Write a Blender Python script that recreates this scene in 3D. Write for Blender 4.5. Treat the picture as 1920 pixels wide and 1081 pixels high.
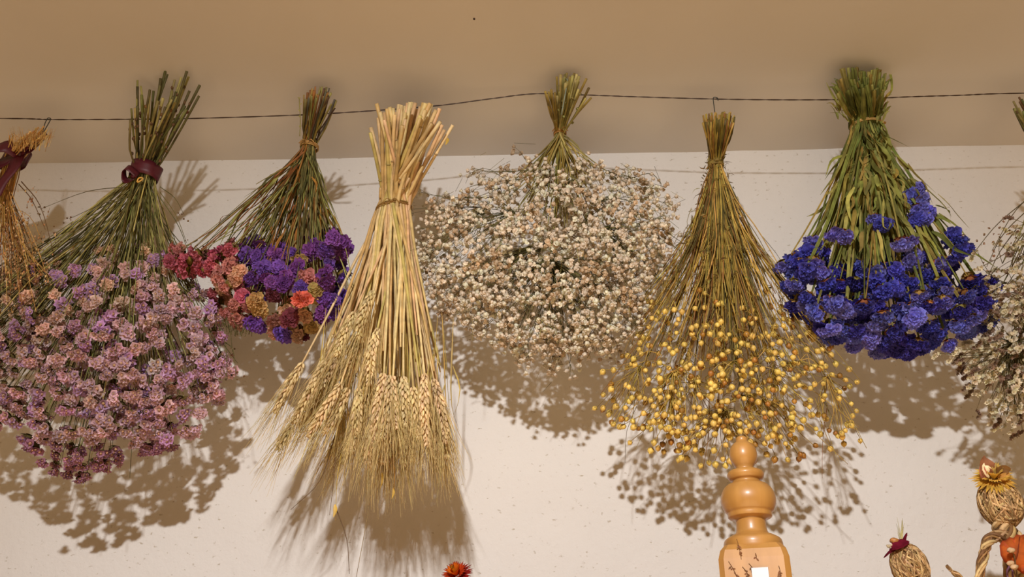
import bpy, math, random
import numpy as np
from mathutils import Vector, Matrix, noise as mnoise

SC = bpy.context.scene
for o in list(bpy.data.objects): bpy.data.objects.remove(o, do_unlink=True)
COL = SC.collection
random.seed(7); RNG = np.random.default_rng(11)

# ------------------------------------------------------------------ camera
W, H, F = 1920.0, 1081.0, 1800.0
PITCH, YAW = math.radians(26.5), math.radians(1.9)
cam_data = bpy.data.cameras.new('camera'); cam = bpy.data.objects.new('camera', cam_data)
COL.objects.link(cam); SC.camera = cam
cam_data.sensor_fit = 'HORIZONTAL'; cam_data.sensor_width = 36.0
cam_data.lens = 36.0 * F / W; cam_data.clip_start = 0.02
CM = Matrix.Rotation(YAW, 3, 'Z') @ Matrix.Rotation(math.pi/2 + PITCH, 3, 'X')
cam.matrix_world = CM.to_4x4()
CMN = np.array(CM)

# ------------------------------------------------------------------ light
WALL_Y, WIRE_Y, BY = 1.85, 1.585, 1.555
world = bpy.data.worlds.new('room_light'); SC.world = world; world.use_nodes = True
bg = world.node_tree.nodes['Background']
bg.inputs[0].default_value = (1.0, 0.60, 0.21, 1); bg.inputs[1].default_value = 0.195
ld = bpy.data.lights.new('room_lamp', 'SPOT'); ld.energy = 325; ld.color = (1.0, 0.975, 0.965)
ld.shadow_soft_size = 0.036; ld.spot_size = math.radians(98); ld.spot_blend = 1.0
lamp = bpy.data.objects.new('room_lamp', ld); COL.objects.link(lamp); lamp.location = (-0.18, -1.0, 1.25)
lamp.rotation_euler = (Vector((0.15, 1.85, -0.7))-lamp.location).to_track_quat('-Z', 'Y').to_euler()
# added warm fill light, low behind the viewer, to brighten the ceiling
l2 = bpy.data.lights.new('low_fill', 'AREA'); l2.shape = 'DISK'; l2.size = 2.8; l2.energy = 40; l2.color = (1.0, 0.70, 0.40)
fill_light = bpy.data.objects.new('low_fill', l2); COL.objects.link(fill_light); fill_light.location = (0.1, -0.3, -1.2)
fill_light.rotation_euler = (Vector((0.05, 0.35, 1.26))-fill_light.location).to_track_quat('-Z', 'Y').to_euler()
SC.view_settings.view_transform = 'Standard'; SC.view_settings.look = 'None'
SC.view_settings.exposure = 0.0; SC.view_settings.gamma = 1.0; SC.view_settings.use_curve_mapping = False

# ------------------------------------------------------------------ helpers
def at(px, py, Y):
    d = CMN @ np.array([(px - W/2)/F, -(py - H/2)/F, -1.0])
    return d * (Y / d[1])
def s2l(c):
    c = np.asarray(c, float)/255.0
    return np.where(c <= .04045, c/12.92, ((c+.055)/1.055)**2.4)
def unit(v):
    v = np.asarray(v, float); n = np.linalg.norm(v)
    return v/n if n > 1e-12 else np.array([0, 0, 1.0])
def rnd(a, b): return random.uniform(a, b)
def jit(s): return RNG.normal(0, s, 3)
def vary(c, s=.12):
    c = np.asarray(c, float); return np.clip(c*(1+RNG.normal(0, s))*(1+RNG.normal(0, s*.35, 3)), 0, 1)
def frame(axis, roll=None):
    z = unit(axis); t = np.array([0, 0, 1.0]) if abs(z[2]) < .9 else np.array([1.0, 0, 0])
    x = unit(np.cross(t, z)); y = np.cross(z, x)
    a = rnd(0, 2*math.pi) if roll is None else roll
    return np.stack([x*math.cos(a)+y*math.sin(a), -x*math.sin(a)+y*math.cos(a), z], axis=1)

class Soup:
    def __init__(s): s.V = []; s.F = []; s.C = []; s.n = 0
    def add(s, V, Fs, C):
        V = np.asarray(V, float); C = np.asarray(C, float)
        if C.ndim == 1: C = np.tile(C, (len(V), 1))
        s.V.append(V); s.C.append(C); k = s.n
        s.F.extend([tuple(i+k for i in f) for f in Fs]); s.n += len(V)
        return s
    def merge(s, o):
        k = s.n
        s.V += o.V; s.C += o.C; s.F.extend([tuple(i+k for i in f) for f in o.F]); s.n += o.n
        return s
    def center(s): return np.concatenate(s.V).mean(axis=0)
    def build(s, name, mat, parent=None, smooth=True, kind=None, label=None):
        V = np.concatenate(s.V); C = np.concatenate(s.C)
        org = np.array(parent.matrix_world.translation) if parent is not None else np.zeros(3)
        c = V.mean(axis=0)
        me = bpy.data.meshes.new(name); me.from_pydata((V-c).tolist(), [], s.F)
        at_ = me.color_attributes.new('Col', 'FLOAT_COLOR', 'POINT')
        at_.data.foreach_set('color', np.concatenate([C, np.ones((len(C), 1))], axis=1).astype(np.float32).ravel())
        if smooth: me.polygons.foreach_set('use_smooth', [True]*len(me.polygons))
        me.materials.append(mat); me.update()
        o = bpy.data.objects.new(name, me); COL.objects.link(o)
        o.location = tuple(c)
        if parent is not None:
            w = np.zeros(3); p = parent
            while p is not None: w = w + np.array(p.location); p = p.parent
            o.parent = parent; o.location = tuple(c - w)
        if kind: o['kind'] = kind
        if label: o['label'] = label
        return o

def tagit(o, label, cat, group=None):
    o['label'] = label; o['category'] = cat
    if group: o['group'] = group
    return o
def thing(name, loc, label, cat, group=None):
    o = bpy.data.objects.new(name, None); COL.objects.link(o); o.location = tuple(loc)
    o.empty_display_size = .02
    return tagit(o, label, cat, group)

def spline(pts, n):
    P = np.array(pts, float)
    if len(P) == 2:
        t = np.linspace(0, 1, n)[:, None]; return P[0]*(1-t)+P[1]*t
    P = np.vstack([2*P[0]-P[1], P, 2*P[-1]-P[-2]]); m = len(P)-3; out = []
    for k in range(n):
        u = k/(n-1)*m; i = min(int(u), m-1); t = u-i
        a, b, c, d = P[i], P[i+1], P[i+2], P[i+3]
        out.append(.5*((2*b)+(-a+c)*t+(2*a-5*b+4*c-d)*t*t+(-a+3*b-3*c+d)*t**3))
    return np.array(out)
def tube(S, P, R, col, sides=5, cap=True, flat=1.0, roll=0.0):
    P = np.asarray(P, float); n = len(P); R = np.broadcast_to(np.asarray(R, float), (n,))
    T = np.gradient(P, axis=0); T /= np.linalg.norm(T, axis=1)[:, None]+1e-12
    x = frame(T[0], roll)[:, 0]; V = np.empty((n*sides, 3))
    a = np.arange(sides)*2*math.pi/sides; ca, sa = np.cos(a)[:, None], np.sin(a)[:, None]
    for i in range(n):
        x = unit(x - T[i]*np.dot(x, T[i])); y = np.cross(T[i], x)
        V[i*sides:(i+1)*sides] = P[i]+R[i]*(ca*x+sa*y*flat)
    Fs = []
    for i in range(n-1):
        for j in range(sides):
            k = (j+1) % sides; Fs.append((i*sides+j, i*sides+k, (i+1)*sides+k, (i+1)*sides+j))
    if cap: Fs.append(tuple(range(sides))[::-1]); Fs.append(tuple((n-1)*sides+j for j in range(sides)))
    col = np.asarray(col, float)
    if col.ndim == 2: col = np.repeat(col, sides, axis=0)
    return S.add(V, Fs, col)
def strip(S, P, Wd, col, nrm=(0, -1, 0), fold=.25, twist=0.0, ph=0.0):
    """thin leaf / ribbon: three points across, slightly folded along the midrib"""
    P = np.asarray(P, float); n = len(P); Wd = np.broadcast_to(np.asarray(Wd, float), (n,))
    T = np.gradient(P, axis=0); T /= np.linalg.norm(T, axis=1)[:, None]+1e-12
    V = []
    for i in range(n):
        N = unit(np.asarray(nrm) - T[i]*np.dot(nrm, T[i])); B = np.cross(T[i], N)
        a = ph+twist*i/(n-1); B2 = B*math.cos(a)+N*math.sin(a); N2 = np.cross(B2, T[i])
        V += [P[i]-B2*Wd[i]+N2*Wd[i]*fold, P[i], P[i]+B2*Wd[i]+N2*Wd[i]*fold]
    Fs = []
    for i in range(n-1):
        for j in range(2): Fs.append((i*3+j, i*3+j+1, i*3+j+4, i*3+j+3))
    return S.add(V, Fs, col)
def band(S, P, B, wd, th, col):
    """ribbon with thickness: path P, per-point width direction B"""
    P = np.asarray(P, float); n = len(P); T = np.gradient(P, axis=0); V = []
    for i in range(n):
        b = unit(B[i]); N = unit(np.cross(T[i], b))
        w = wd[i] if hasattr(wd, '__len__') else wd
        for t_ in (-1, -.33, .33, 1): V.append(P[i]+b*w*t_+N*th)
        for t_ in (1, .33, -.33, -1): V.append(P[i]+b*w*t_-N*th)
    Fs = []
    for i in range(n-1):
        for j in range(8):
            k = (j+1) % 8; Fs.append((i*8+j, i*8+k, (i+1)*8+k, (i+1)*8+j))
    Fs.append(tuple(range(8))[::-1]); Fs.append(tuple((n-1)*8+j for j in range(8)))
    return S.add(V, Fs, col)

def inpoly(x, y, poly):
    c = False; j = len(poly)-1
    for i in range(len(poly)):
        xi, yi = poly[i]; xj, yj = poly[j]
        if (yi > y) != (yj > y) and x < (xj-xi)*(y-yi)/(yj-yi)+xi: c = not c
        j = i
    return c
def edged(x, y, poly):
    m = 1e9
    for i in range(len(poly)):
        a = np.array(poly[i-1], float); b = np.array(poly[i], float); p = np.array([x, y])
        t = np.clip(np.dot(p-a, b-a)/np.dot(b-a, b-a), 0, 1); m = min(m, np.linalg.norm(p-a-t*(b-a)))
    return m
def scatter(poly, n, dr, mind, front=.55, Y0=None, tries=60, inrad=None, dens=None):
    """points in a rounded 3-D body whose outline is the polygon; returns [(px,py,pos)]"""
    Y0 = BY if Y0 is None else Y0
    xs = [p[0] for p in poly]; ys = [p[1] for p in poly]
    R = inrad or min(max(xs)-min(xs), max(ys)-min(ys))/2
    out = []; A = np.empty((0, 3))
    for _ in range(n):
        for k in range(tries):
            x, y = rnd(min(xs), max(xs)), rnd(min(ys), max(ys))
            if not inpoly(x, y, poly): continue
            if dens and random.random() > dens(x, y): continue
            t = min(1.0, edged(x, y, poly)/R); hd = dr*math.sqrt(max(.0, 1-(1-t)**2))
            v = -rnd(.62, 1.0) if random.random() < front else rnd(-1, 1)
            p = at(x, y, Y0+v*hd)
            if len(A) and np.min(np.sum((A-p)**2, axis=1)) < mind*mind: continue
            out.append((x, y, p)); A = np.vstack([A, p]); break
    return out

def parts(items, name, mat, parent, limit=100, key=None, smooth=True):
    """items: list of (Soup, depthkey). First `limit` nearest the camera are parts, the rest one stuff part."""
    items = sorted(items, key=lambda t: t[1])
    objs = [s.build(name, mat, parent, smooth) for s, _ in items[:limit]]
    rest = items[limit:]
    if rest:
        S = Soup()
        for s, _ in rest: S.merge(s)
        S.build(name, mat, parent, smooth, kind='stuff')
    return objs

# ------------------------------------------------------------------ materials
def mat_base(name):
    m = bpy.data.materials.new(name); m.use_nodes = True; nt = m.node_tree
    return m, nt, nt.nodes['Principled BSDF']
def mat_plant(name, rough=.75, trans=.0, nscale=60, var=.35, spec=.3, bump=.0):
    m, nt, b = mat_base(name); N, L = nt.nodes, nt.links
    a = N.new('ShaderNodeAttribute'); a.attribute_name = 'Col'
    geo = N.new('ShaderNodeNewGeometry')
    n = N.new('ShaderNodeTexNoise'); n.inputs['Scale'].default_value = nscale; n.inputs['Detail'].default_value = 3
    L.new(geo.outputs['Position'], n.inputs['Vector'])
    mr = N.new('ShaderNodeMapRange'); mr.inputs[1].default_value = .3; mr.inputs[2].default_value = .7
    mr.inputs[3].default_value = 1-var; mr.inputs[4].default_value = 1+var*.6
    L.new(n.outputs['Fac'], mr.inputs[0])
    mx = N.new('ShaderNodeVectorMath'); mx.operation = 'SCALE'
    L.new(a.outputs['Color'], mx.inputs[0]); L.new(mr.outputs[0], mx.inputs['Scale'])
    L.new(mx.outputs[0], b.inputs['Base Color'])
    b.inputs['Roughness'].default_value = rough; b.inputs['Specular IOR Level'].default_value = spec
    if bump:
        bn = N.new('ShaderNodeBump'); bn.inputs['Strength'].default_value = bump; bn.inputs['Distance'].default_value = .002
        L.new(n.outputs['Fac'], bn.inputs['Height']); L.new(bn.outputs[0], b.inputs['Normal'])
    if trans:
        t = N.new('ShaderNodeBsdfTranslucent'); L.new(mx.outputs[0], t.inputs['Color'])
        ms = N.new('ShaderNodeMixShader'); ms.inputs[0].default_value = trans
        out = N['Material Output']
        L.new(b.outputs[0], ms.inputs[1]); L.new(t.outputs[0], ms.inputs[2]); L.new(ms.outputs[0], out.inputs['Surface'])
    return m
M_STEM = mat_plant('dried_stem', .6, 0, 45, .4, .4)
M_LEAF = mat_plant('dried_leaf', .7, .15, 50, .4, .3)
M_PETAL = mat_plant('papery_petal', .85, .32, 120, .3, .15)
M_STRAW = mat_plant('straw', .5, 0, 55, .28, .4)
M_SEED = mat_plant('seed_capsule', .42, 0, 160, .22, .45)
M_RAFF = mat_plant('raffia', .65, 0, 90, .35, .3)
M_RIB = mat_plant('burgundy_ribbon', .45, 0, 200, .15, .4)
M_METAL = mat_plant('dark_wire', .45, 0, 150, .2, .5)

def mat_plaster(name, base, bump, spots):
    m, nt, b = mat_base(name); N, L = nt.nodes, nt.links
    tc = N.new('ShaderNodeNewGeometry')
    def noi(sc, det, ro=.55):
        n = N.new('ShaderNodeTexNoise'); n.inputs['Scale'].default_value = sc; n.inputs['Detail'].default_value = det
        n.inputs['Roughness'].default_value = ro; L.new(tc.outputs['Position'], n.inputs['Vector']); return n
    n1 = noi(2.2, 4); n2 = noi(90, 5, .65); n3 = noi(38, 2)
    cr = N.new('ShaderNodeValToRGB'); cr.color_ramp.elements[0].position = .3; cr.color_ramp.elements[1].position = .72
    cr.color_ramp.elements[0].color = tuple(c*.94 for c in base)+(1,); cr.color_ramp.elements[1].color = tuple(base)+(1,)
    L.new(n1.outputs['Fac'], cr.inputs[0])
    col = cr.outputs[0]
    ad = N.new('ShaderNodeMath'); ad.operation = 'ADD'; L.new(n2.outputs['Fac'], ad.inputs[0]); L.new(n3.outputs['Fac'], ad.inputs[1])
    hgt = ad.outputs[0]
    if spots:   # small pits in the rough plaster
        mp = N.new('ShaderNodeMapping'); mp.inputs['Scale'].default_value = (48, 48, 85); L.new(tc.outputs['Position'], mp.inputs[0])
        wv = N.new('ShaderNodeTexNoise'); wv.inputs['Scale'].default_value = 1.6; wv.inputs['Detail'].default_value = 3
        wv.inputs['Roughness'].default_value = .6
        L.new(mp.outputs[0], wv.inputs['Vector'])
        r = N.new('ShaderNodeMapRange'); r.inputs[1].default_value = .65; r.inputs[2].default_value = .74
        L.new(wv.outputs['Fac'], r.inputs[0])
        mx = N.new('ShaderNodeMix'); mx.data_type = 'RGBA'; L.new(r.outputs[0], mx.inputs[0])
        L.new(col, mx.inputs[6]); mx.inputs[7].default_value = (base[0]*.68, base[1]*.62, base[2]*.52, 1); col = mx.outputs[2]
        sb = N.new('ShaderNodeMath'); sb.operation = 'SUBTRACT'; L.new(hgt, sb.inputs[0]); L.new(r.outputs[0], sb.inputs[1]); hgt = sb.outputs[0]
    L.new(col, b.inputs['Base Color'])
    bp = N.new('ShaderNodeBump'); bp.inputs['Strength'].default_value = bump; bp.inputs['Distance'].default_value = .003
    L.new(hgt, bp.inputs['Height']); L.new(bp.outputs[0], b.inputs['Normal'])
    b.inputs['Roughness'].default_value = .9; b.inputs['Specular IOR Level'].default_value = .15
    return m
M_WALL = mat_plaster('rough_white_plaster', (.84, .81, .77), .45, True)
M_CEIL = mat_plaster('ceiling_paint', (.84, .80, .74), .08, False)

def mat_wood(name, c1, c2, rough, scale=7):
    m, nt, b = mat_base(name); N, L = nt.nodes, nt.links
    tc = N.new('ShaderNodeNewGeometry')
    mp = N.new('ShaderNodeMapping'); mp.inputs['Scale'].default_value = (scale*6, scale*6, scale*.6); L.new(tc.outputs['Position'], mp.inputs[0])
    n = N.new('ShaderNodeTexNoise'); n.inputs['Scale'].default_value = 1.2; n.inputs['Detail'].default_value = 5; L.new(mp.outputs[0], n.inputs['Vector'])
    cr = N.new('ShaderNodeValToRGB'); cr.color_ramp.elements[0].position = .3; cr.color_ramp.elements[1].position = .7
    cr.color_ramp.elements[0].color = tuple(c1)+(1,); cr.color_ramp.elements[1].color = tuple(c2)+(1,)
    L.new(n.outputs['Fac'], cr.inputs[0]); L.new(cr.outputs[0], b.inputs['Base Color'])
    b.inputs['Roughness'].default_value = rough; b.inputs['Coat Weight'].default_value = .35; b.inputs['Coat Roughness'].default_value = .2
    return m
M_WOOD = mat_wood('honey_pine', s2l((168, 120, 58)), s2l((188, 138, 72)), .42)
M_SHELF = mat_wood('shelf_wood', s2l((150, 110, 70)), s2l((175, 130, 85)), .5, 3)

# ------------------------------------------------------------------ room shell
ZC = at(960, 290, WALL_Y)[2]; FLOOR = -1.4
def box(S, lo, hi, col=(1, 1, 1)):
    lo = np.array(lo); hi = np.array(hi)
    V = [(x, y, z) for x in (lo[0], hi[0]) for y in (lo[1], hi[1]) for z in (lo[2], hi[2])]
    return S.add(V, [(0, 1, 3, 2), (4, 6, 7, 5), (0, 4, 5, 1), (2, 3, 7, 6), (0, 2, 6, 4), (1, 5, 7, 3)], col)
def grid_wall():
    """the plaster wall; its top edge and face waver a little like hand-laid plaster"""
    S = Soup(); nx, nz = 220, 60; V = []; Fs = []
    for i in range(nx+1):
        for k in range(nz+1):
            x = -2.6+5.2*i/nx; z = .0+(ZC+.0)*k/nz
            y = WALL_Y+.0025*mnoise.noise(Vector((x*9, z*9, 0)))+.005*mnoise.noise(Vector((x*1.7, z*1.7, 3)))
            V.append((x, y, z))
    for i in range(nx):
        for k in range(nz):
            a = i*(nz+1)+k; Fs.append((a, a+nz+1, a+nz+2, a+1))
    S.add(V, Fs, (1, 1, 1))
    return S
S = grid_wall(); box(S, (-2.6, WALL_Y+.006, FLOOR), (2.6, WALL_Y+.12, ZC+.05)); box(S, (-2.6, WALL_Y-.002, FLOOR), (2.6, WALL_Y+.1, 0))
w_ = S.build('wall_back', M_WALL); w_['kind'] = 'structure'
S = Soup(); box(S, (-2.6, -2.6, ZC), (2.6, WALL_Y+.12, ZC+.1)); c_ = S.build('ceiling', M_CEIL, smooth=False); c_['kind'] = 'structure'
S = Soup(); box(S, (-2.6, -2.6, FLOOR-.05), (2.6, WALL_Y+.12, FLOOR)); f_ = S.build('floor', M_SHELF, smooth=False); f_['kind'] = 'structure'

# ------------------------------------------------------------------ wire
def wire():
    px = [(-420, 222), (0, 222), (100, 224), (240, 223.5), (360, 222), (560, 215.5), (690, 208), (820, 198), (920, 185), (1005, 175.5), (1100, 178),
          (1200, 181.5), (1340, 185.5), (1480, 187), (1600, 186), (1700, 181.5), (1800, 178.5), (1920, 174.5), (2350, 170)]
    P = spline([at(x, y, WIRE_Y) for x, y in px], 260); S = Soup()
    for s in (0, math.pi):
        ph = np.arange(len(P))*.9+s
        tube(S, P+np.stack([0*ph, np.cos(ph)*.0007, np.sin(ph)*.0007], 1), .0008, s2l((64, 44, 30)), 5)
    o = S.build('hanging_wire', M_METAL)
    tagit(o, 'thin twisted dark brown wire strung in front of the wall just under the ceiling', 'wire')
wire()

# ------------------------------------------------------------------ shared plant shapes
def ruffle_template(n=14, lobes=5, ruff=.16):
    rings = [(.10, 0), (.28, .35), (.62, .72), (1.0, .95)]; V = []; w = []
    for q, (r, z) in enumerate(rings):
        for j in range(n):
            a = 2*math.pi*j/n; rr = r*(1+(.12*math.cos(lobes*a) if q > 1 else 0))*(1+random.gauss(0, .05*(q > 0)))
            zz = z+(q/3)**2*ruff*((-1)**j+random.gauss(0, .8))
            V.append((rr*math.cos(a), rr*math.sin(a), zz)); w.append(q/3)
    Fs = [(q*n+j, q*n+(j+1) % n, (q+1)*n+(j+1) % n, (q+1)*n+j) for q in range(3) for j in range(n)]
    return np.array(V), Fs, np.array(w)
RUF = [ruffle_template() for _ in range(8)]
RUFS = [ruffle_template(10, 5, .2) for _ in range(8)]
def ico():
    t = (1+5**.5)/2
    V = [(-1, t, 0), (1, t, 0), (-1, -t, 0), (1, -t, 0), (0, -1, t), (0, 1, t), (0, -1, -t), (0, 1, -t), (t, 0, -1), (t, 0, 1), (-t, 0, -1), (-t, 0, 1)]
    Fc = [(0, 11, 5), (0, 5, 1), (0, 1, 7), (0, 7, 10), (0, 10, 11), (1, 5, 9), (5, 11, 4), (11, 10, 2), (10, 7, 6), (7, 1, 8), (3, 9, 4), (3, 4, 2), (3, 2, 6), (3, 6, 8), (3, 8, 9), (4, 9, 5), (2, 4, 11), (6, 2, 10), (8, 6, 7), (9, 8, 1)]
    V = [unit(v) for v in V]; mid = {}; out = []
    def m(a, b):
        k = (min(a, b), max(a, b))
        if k not in mid: V.append(unit(V[a]+V[b])); mid[k] = len(V)-1
        return mid[k]
    for a, b, c in Fc:
        ab, bc, ca = m(a, b), m(b, c), m(c, a); out += [(a, ab, ca), (b, bc, ab), (c, ca, bc), (ab, bc, ca)]
    return np.array(V), out
ICO_V, ICO_F = ico()
def pom_template():
    r = np.ones(len(ICO_V))*.7; r[12:] = RNG.uniform(.75, 1.12, len(r)-12); r[:12] = RNG.uniform(.55, 1.05, 12)
    return ICO_V*r[:, None]
POM = [pom_template() for _ in range(12)]
def put(S, V, Fs, axis, pos, sc, C, roll=None):
    R = frame(axis, roll); S.add((V*sc)@R.T+pos, Fs, C)
def floret(S, axis, pos, r, cb, cr, tmpl=RUF, depth=1.0):
    V, Fs, w = random.choice(tmpl); V = V*np.array([1, 1, depth])
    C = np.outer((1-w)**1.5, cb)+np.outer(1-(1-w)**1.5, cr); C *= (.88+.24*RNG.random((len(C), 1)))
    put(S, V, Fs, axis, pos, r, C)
def cluster(axis, pos, size, nfl, fr, cb, cr, elong=1.5, tmpl=RUF, inner=None, calyx=None):
    """a statice head: florets packed on an elongated cushion"""
    S = Soup(); R = frame(axis)
    for k in range(nfl):
        a = 2.4*k+rnd(-.3, .3); rr = math.sqrt((k+.4)/nfl)
        u, v = rr*math.cos(a)*elong, rr*math.sin(a); zz = (1-rr*rr)*.55
        p = pos+R@np.array([u, v, zz])*size*.75
        ax = R@unit((u*.55/elong+rnd(-.2, .2), v*.7+rnd(-.2, .2), .85))
        f = fr*rnd(.8, 1.2); c = vary(cr, .1)
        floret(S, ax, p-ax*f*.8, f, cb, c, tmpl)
        if inner is not None:
            q = random.choice(POM); put(S, q, ICO_F, ax, p-ax*f*.1, f*.36, vary(inner, .12))
    if calyx is not None:
        q = random.choice(POM)*np.array([elong*.8, .8, .7]); S.add((q*size*.6)@R.T+pos-R[:, 2]*size*.5, ICO_F, vary(calyx, .15))
        for k in range(14):
            a = rnd(0, 6.28); d = R@unit((math.cos(a), math.sin(a), -.3))
            strip(S, spline([pos-R[:, 2]*size*1.0, pos-R[:, 2]*size*.6+d*size*.5, pos-R[:, 2]*size*.25+d*size*.95], 4), np.array([.1, .14, .12, .02])*size, vary(calyx, .25), d, .2)
    return S

def stem_path(top, tie, bot, n=14, bow=.25, wob=.004, neck=.06):
    """top end -> through the tie -> fans out to the bottom end"""
    up = unit(top-tie); dn = bot-tie; L = np.linalg.norm(dn)
    ax = np.array([0, 0, -1.0])
    p1 = tie+(dn*(1-bow)+ax*np.dot(dn, ax)*bow)*.33+jit(wob)
    p2 = tie+(dn*(1-bow*.6)+ax*np.dot(dn, ax)*bow*.6)*.68+jit(wob)
    m = tie+(top-tie)*.5+jit(wob*.5)
    return spline([top, m, tie, p1, p2, bot], n)
def disc():
    while True:
        u, v = rnd(-1, 1), rnd(-1, 1)
        if u*u+v*v < 1: return u, v
def wraps(name, T, rx, ry, h, n, col, parent, mat, tr=.0013, tilt=0.0, knot=True, tails=True, th0=-math.pi/2):
    S = Soup()
    for k in range(n):
        z = (k-(n-1)/2)*h; tz = rnd(-.05, .05)+tilt; P = []
        for j in range(25):
            a = 2*math.pi*j/24; P.append(T+np.array([rx*math.cos(a), ry*math.sin(a), z+tz*rx*math.cos(a)]))
        tube(S, P, tr*rnd(.85, 1.15), vary(col, .08), 6, False)
    if knot:
        kp = T+np.array([rx*math.cos(th0), ry*math.sin(th0)-tr, 0])
        q = random.choice(POM); S.add(q*tr*2.6*np.array([1.3, .8, .9])+kp, ICO_F, col)
        if tails:
            for sg in (-1, 1):
                tube(S, spline([kp, kp+np.array([sg*.008, -.004, .003]), kp+np.array([sg*.016, -.003, -.006])], 6), tr*.8, vary(col, .1), 5)
    return S.build(name, mat, parent)

G_OL = s2l((146, 138, 78)); G_DK = s2l((88, 84, 42)); G_YL = s2l((174, 160, 96)); BRN = s2l((110, 80, 45))
BURG = s2l((84, 24, 36)); TWINE = s2l((182, 142, 84))

# ------------------------------------------------------------------ mauve statice (left)
def mauve_bunch():
    T = at(272, 322, BY)
    root = thing('statice_bunch', T, 'big hanging bunch of dusty mauve dried statice tied with a burgundy ribbon', 'dried flowers')
    poly = [(-150, 600), (-60, 545), (20, 505), (110, 480), (170, 445), (260, 452), (300, 470), (340, 505), (385, 560), (415, 600), (445, 690), (420, 745), (385, 780), (355, 825),
            (280, 850), (215, 870), (165, 895), (100, 880), (50, 835), (-20, 800), (-110, 740)]
    pts = scatter(poly, 520, .125, .0178, .6, dens=lambda x, y: min(1, .25+.9*(y-440)/160))
    for x, y in [(102, 885), (126, 890), (150, 900), (162, 893), (140, 868), (273, 842), (296, 842), (80, 868), (222, 860), (185, 874)]:
        pts.append((x, y, at(x, y, BY+rnd(-.08, .02))))
    items = []; hub = T+np.array([-.06, 0, -.24])
    for x, y, p in pts:
        ax = unit(unit(p-hub)+np.array([0, -.35, -.15])+jit(.25))
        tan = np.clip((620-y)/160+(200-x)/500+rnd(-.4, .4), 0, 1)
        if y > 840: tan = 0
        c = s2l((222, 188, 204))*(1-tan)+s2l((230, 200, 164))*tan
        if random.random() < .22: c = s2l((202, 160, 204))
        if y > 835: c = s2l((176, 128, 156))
        c = vary(c, .1)
        sz = rnd(.0095, .0135)*(.8 if y > 850 else 1)
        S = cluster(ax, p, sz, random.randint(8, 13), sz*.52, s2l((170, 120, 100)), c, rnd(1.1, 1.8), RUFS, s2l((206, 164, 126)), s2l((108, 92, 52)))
        items.append((S, p[1]))
    parts(items, 'flower_head', M_PETAL, root)
    st = []; tw = Soup()
    ends = random.sample(pts, 130)
    for i, (x, y, e) in enumerate(ends):
        u, v = disc(); tie = T+np.array([u*.022, v*.02, rnd(-.01, .01)])
        long_top = i < 36
        fx = 314+np.clip(u*1.15, -1, 1)*70+rnd(-10, 10)
        ty = rnd(125, 205)+ (abs(u)**2)*22
        top = at(fx, ty, 1.525+v*.03) if long_top else T+np.array([u*.022, v*.02, .03])
        n = 16; P = stem_path(top, tie, e, n, .12, .007)
        c = vary(random.choice([G_OL, G_DK, G_YL, s2l((125, 120, 62))]), .15)
        r = np.linspace(rnd(.002, .0031), .0008, n) if long_top else np.linspace(.0016, .0007, n)
        S = Soup(); tube(S, P, r, c, 6)
        if long_top:
            for q in range(2):
                k = rnd(.1, .8); b = top+(tie-top)*k+np.array([rnd(-.003, .003), -.002, 0])
                S.add(random.choice(POM)*.0036*np.array([.8, .8, 1.3])+b, ICO_F, vary(BRN, .2))
        st.append((S, tie[1]+(0 if long_top else .1)))
    parts(st, 'stem', M_STEM, root)
    for i in range(420):       # fine winged twigs below the ribbon
        x, y, e = random.choice(pts); k = rnd(.3, .8); a = T+(e-T)*k*np.array([.85, .85, 1])+jit(.006)
        e2 = e+jit(.012)
        if y > 840 and random.random() < .5: continue
        tube(tw, spline([a, (a+e2)/2+jit(.006)+np.array([0, 0, .006]), e2], 5), [.0011, .001, .0008, .0007, .0005], vary(random.choice([G_OL, G_DK, G_DK]), .2), 3, False)
    for (x0, y0, x1, y1) in [(235, 350, 75, 392), (250, 365, 130, 410), (240, 360, 90, 455), (230, 380, 60, 470), (300, 350, 345, 402), (250, 390, 60, 520), (225, 400, 20, 570), (300, 360, 350, 455),
                             (300, 370, 362, 500), (240, 370, 105, 440), (410, 610, 425, 705), (415, 600, 436, 660), (405, 590, 410, 690), (420, 640, 442, 700)]:
        a, b = at(x0, y0, BY+rnd(-.04, 0)), at(x1, y1, BY+rnd(-.1, .05)); tube(tw, spline([a, (a+b)/2+np.array([.004, 0, rnd(.005, .015)]), b], 9), np.linspace(.0011, .0005, 9), vary(G_DK, .2), 4)
        for q in range(5): tw.add(random.choice(POM)*rnd(.0012, .0022)+b+jit(.006), ICO_F, vary(BRN, .3))
    tw.build('twigs', M_STEM, root, kind='stuff')
    S = Soup(); P = []; B = []; n = 41      # ribbon band
    for j in range(n):
        a = -math.pi*.9+2*math.pi*j/(n-1); rr = .030+.0012*math.sin(5*a)
        P.append(T+np.array([rr*math.cos(a), .026*math.sin(a), -.005*math.cos(a)-.001])); B.append((.12+.1*math.sin(3*a), 0, 1))
    band(S, P, B, .0165, .0006, BURG)
    rb = S.build('ribbon', M_RIB, root)
    S = Soup(); K = at(248, 330, BY-.028)
    band(S, spline([K+np.array([.012, -.001, 0]), K+np.array([-.004, -.012, .012]), K+np.array([-.016, -.006, .012]), K+np.array([-.017, .004, -.004]), K+np.array([-.006, .004, -.008]), K+np.array([.008, 0, -.003])], 20),
         [(.2, .5, 1)]*20, .009, .0006, BURG*.9)
    S.add(random.choice(POM)*np.array([.006, .005, .007])+K+np.array([.004, -.004, -.002]), ICO_F, BURG*.8)
    S.build('ribbon_knot', M_RIB, root)
    S = Soup(); K = at(263, 338, BY-.034)
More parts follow.
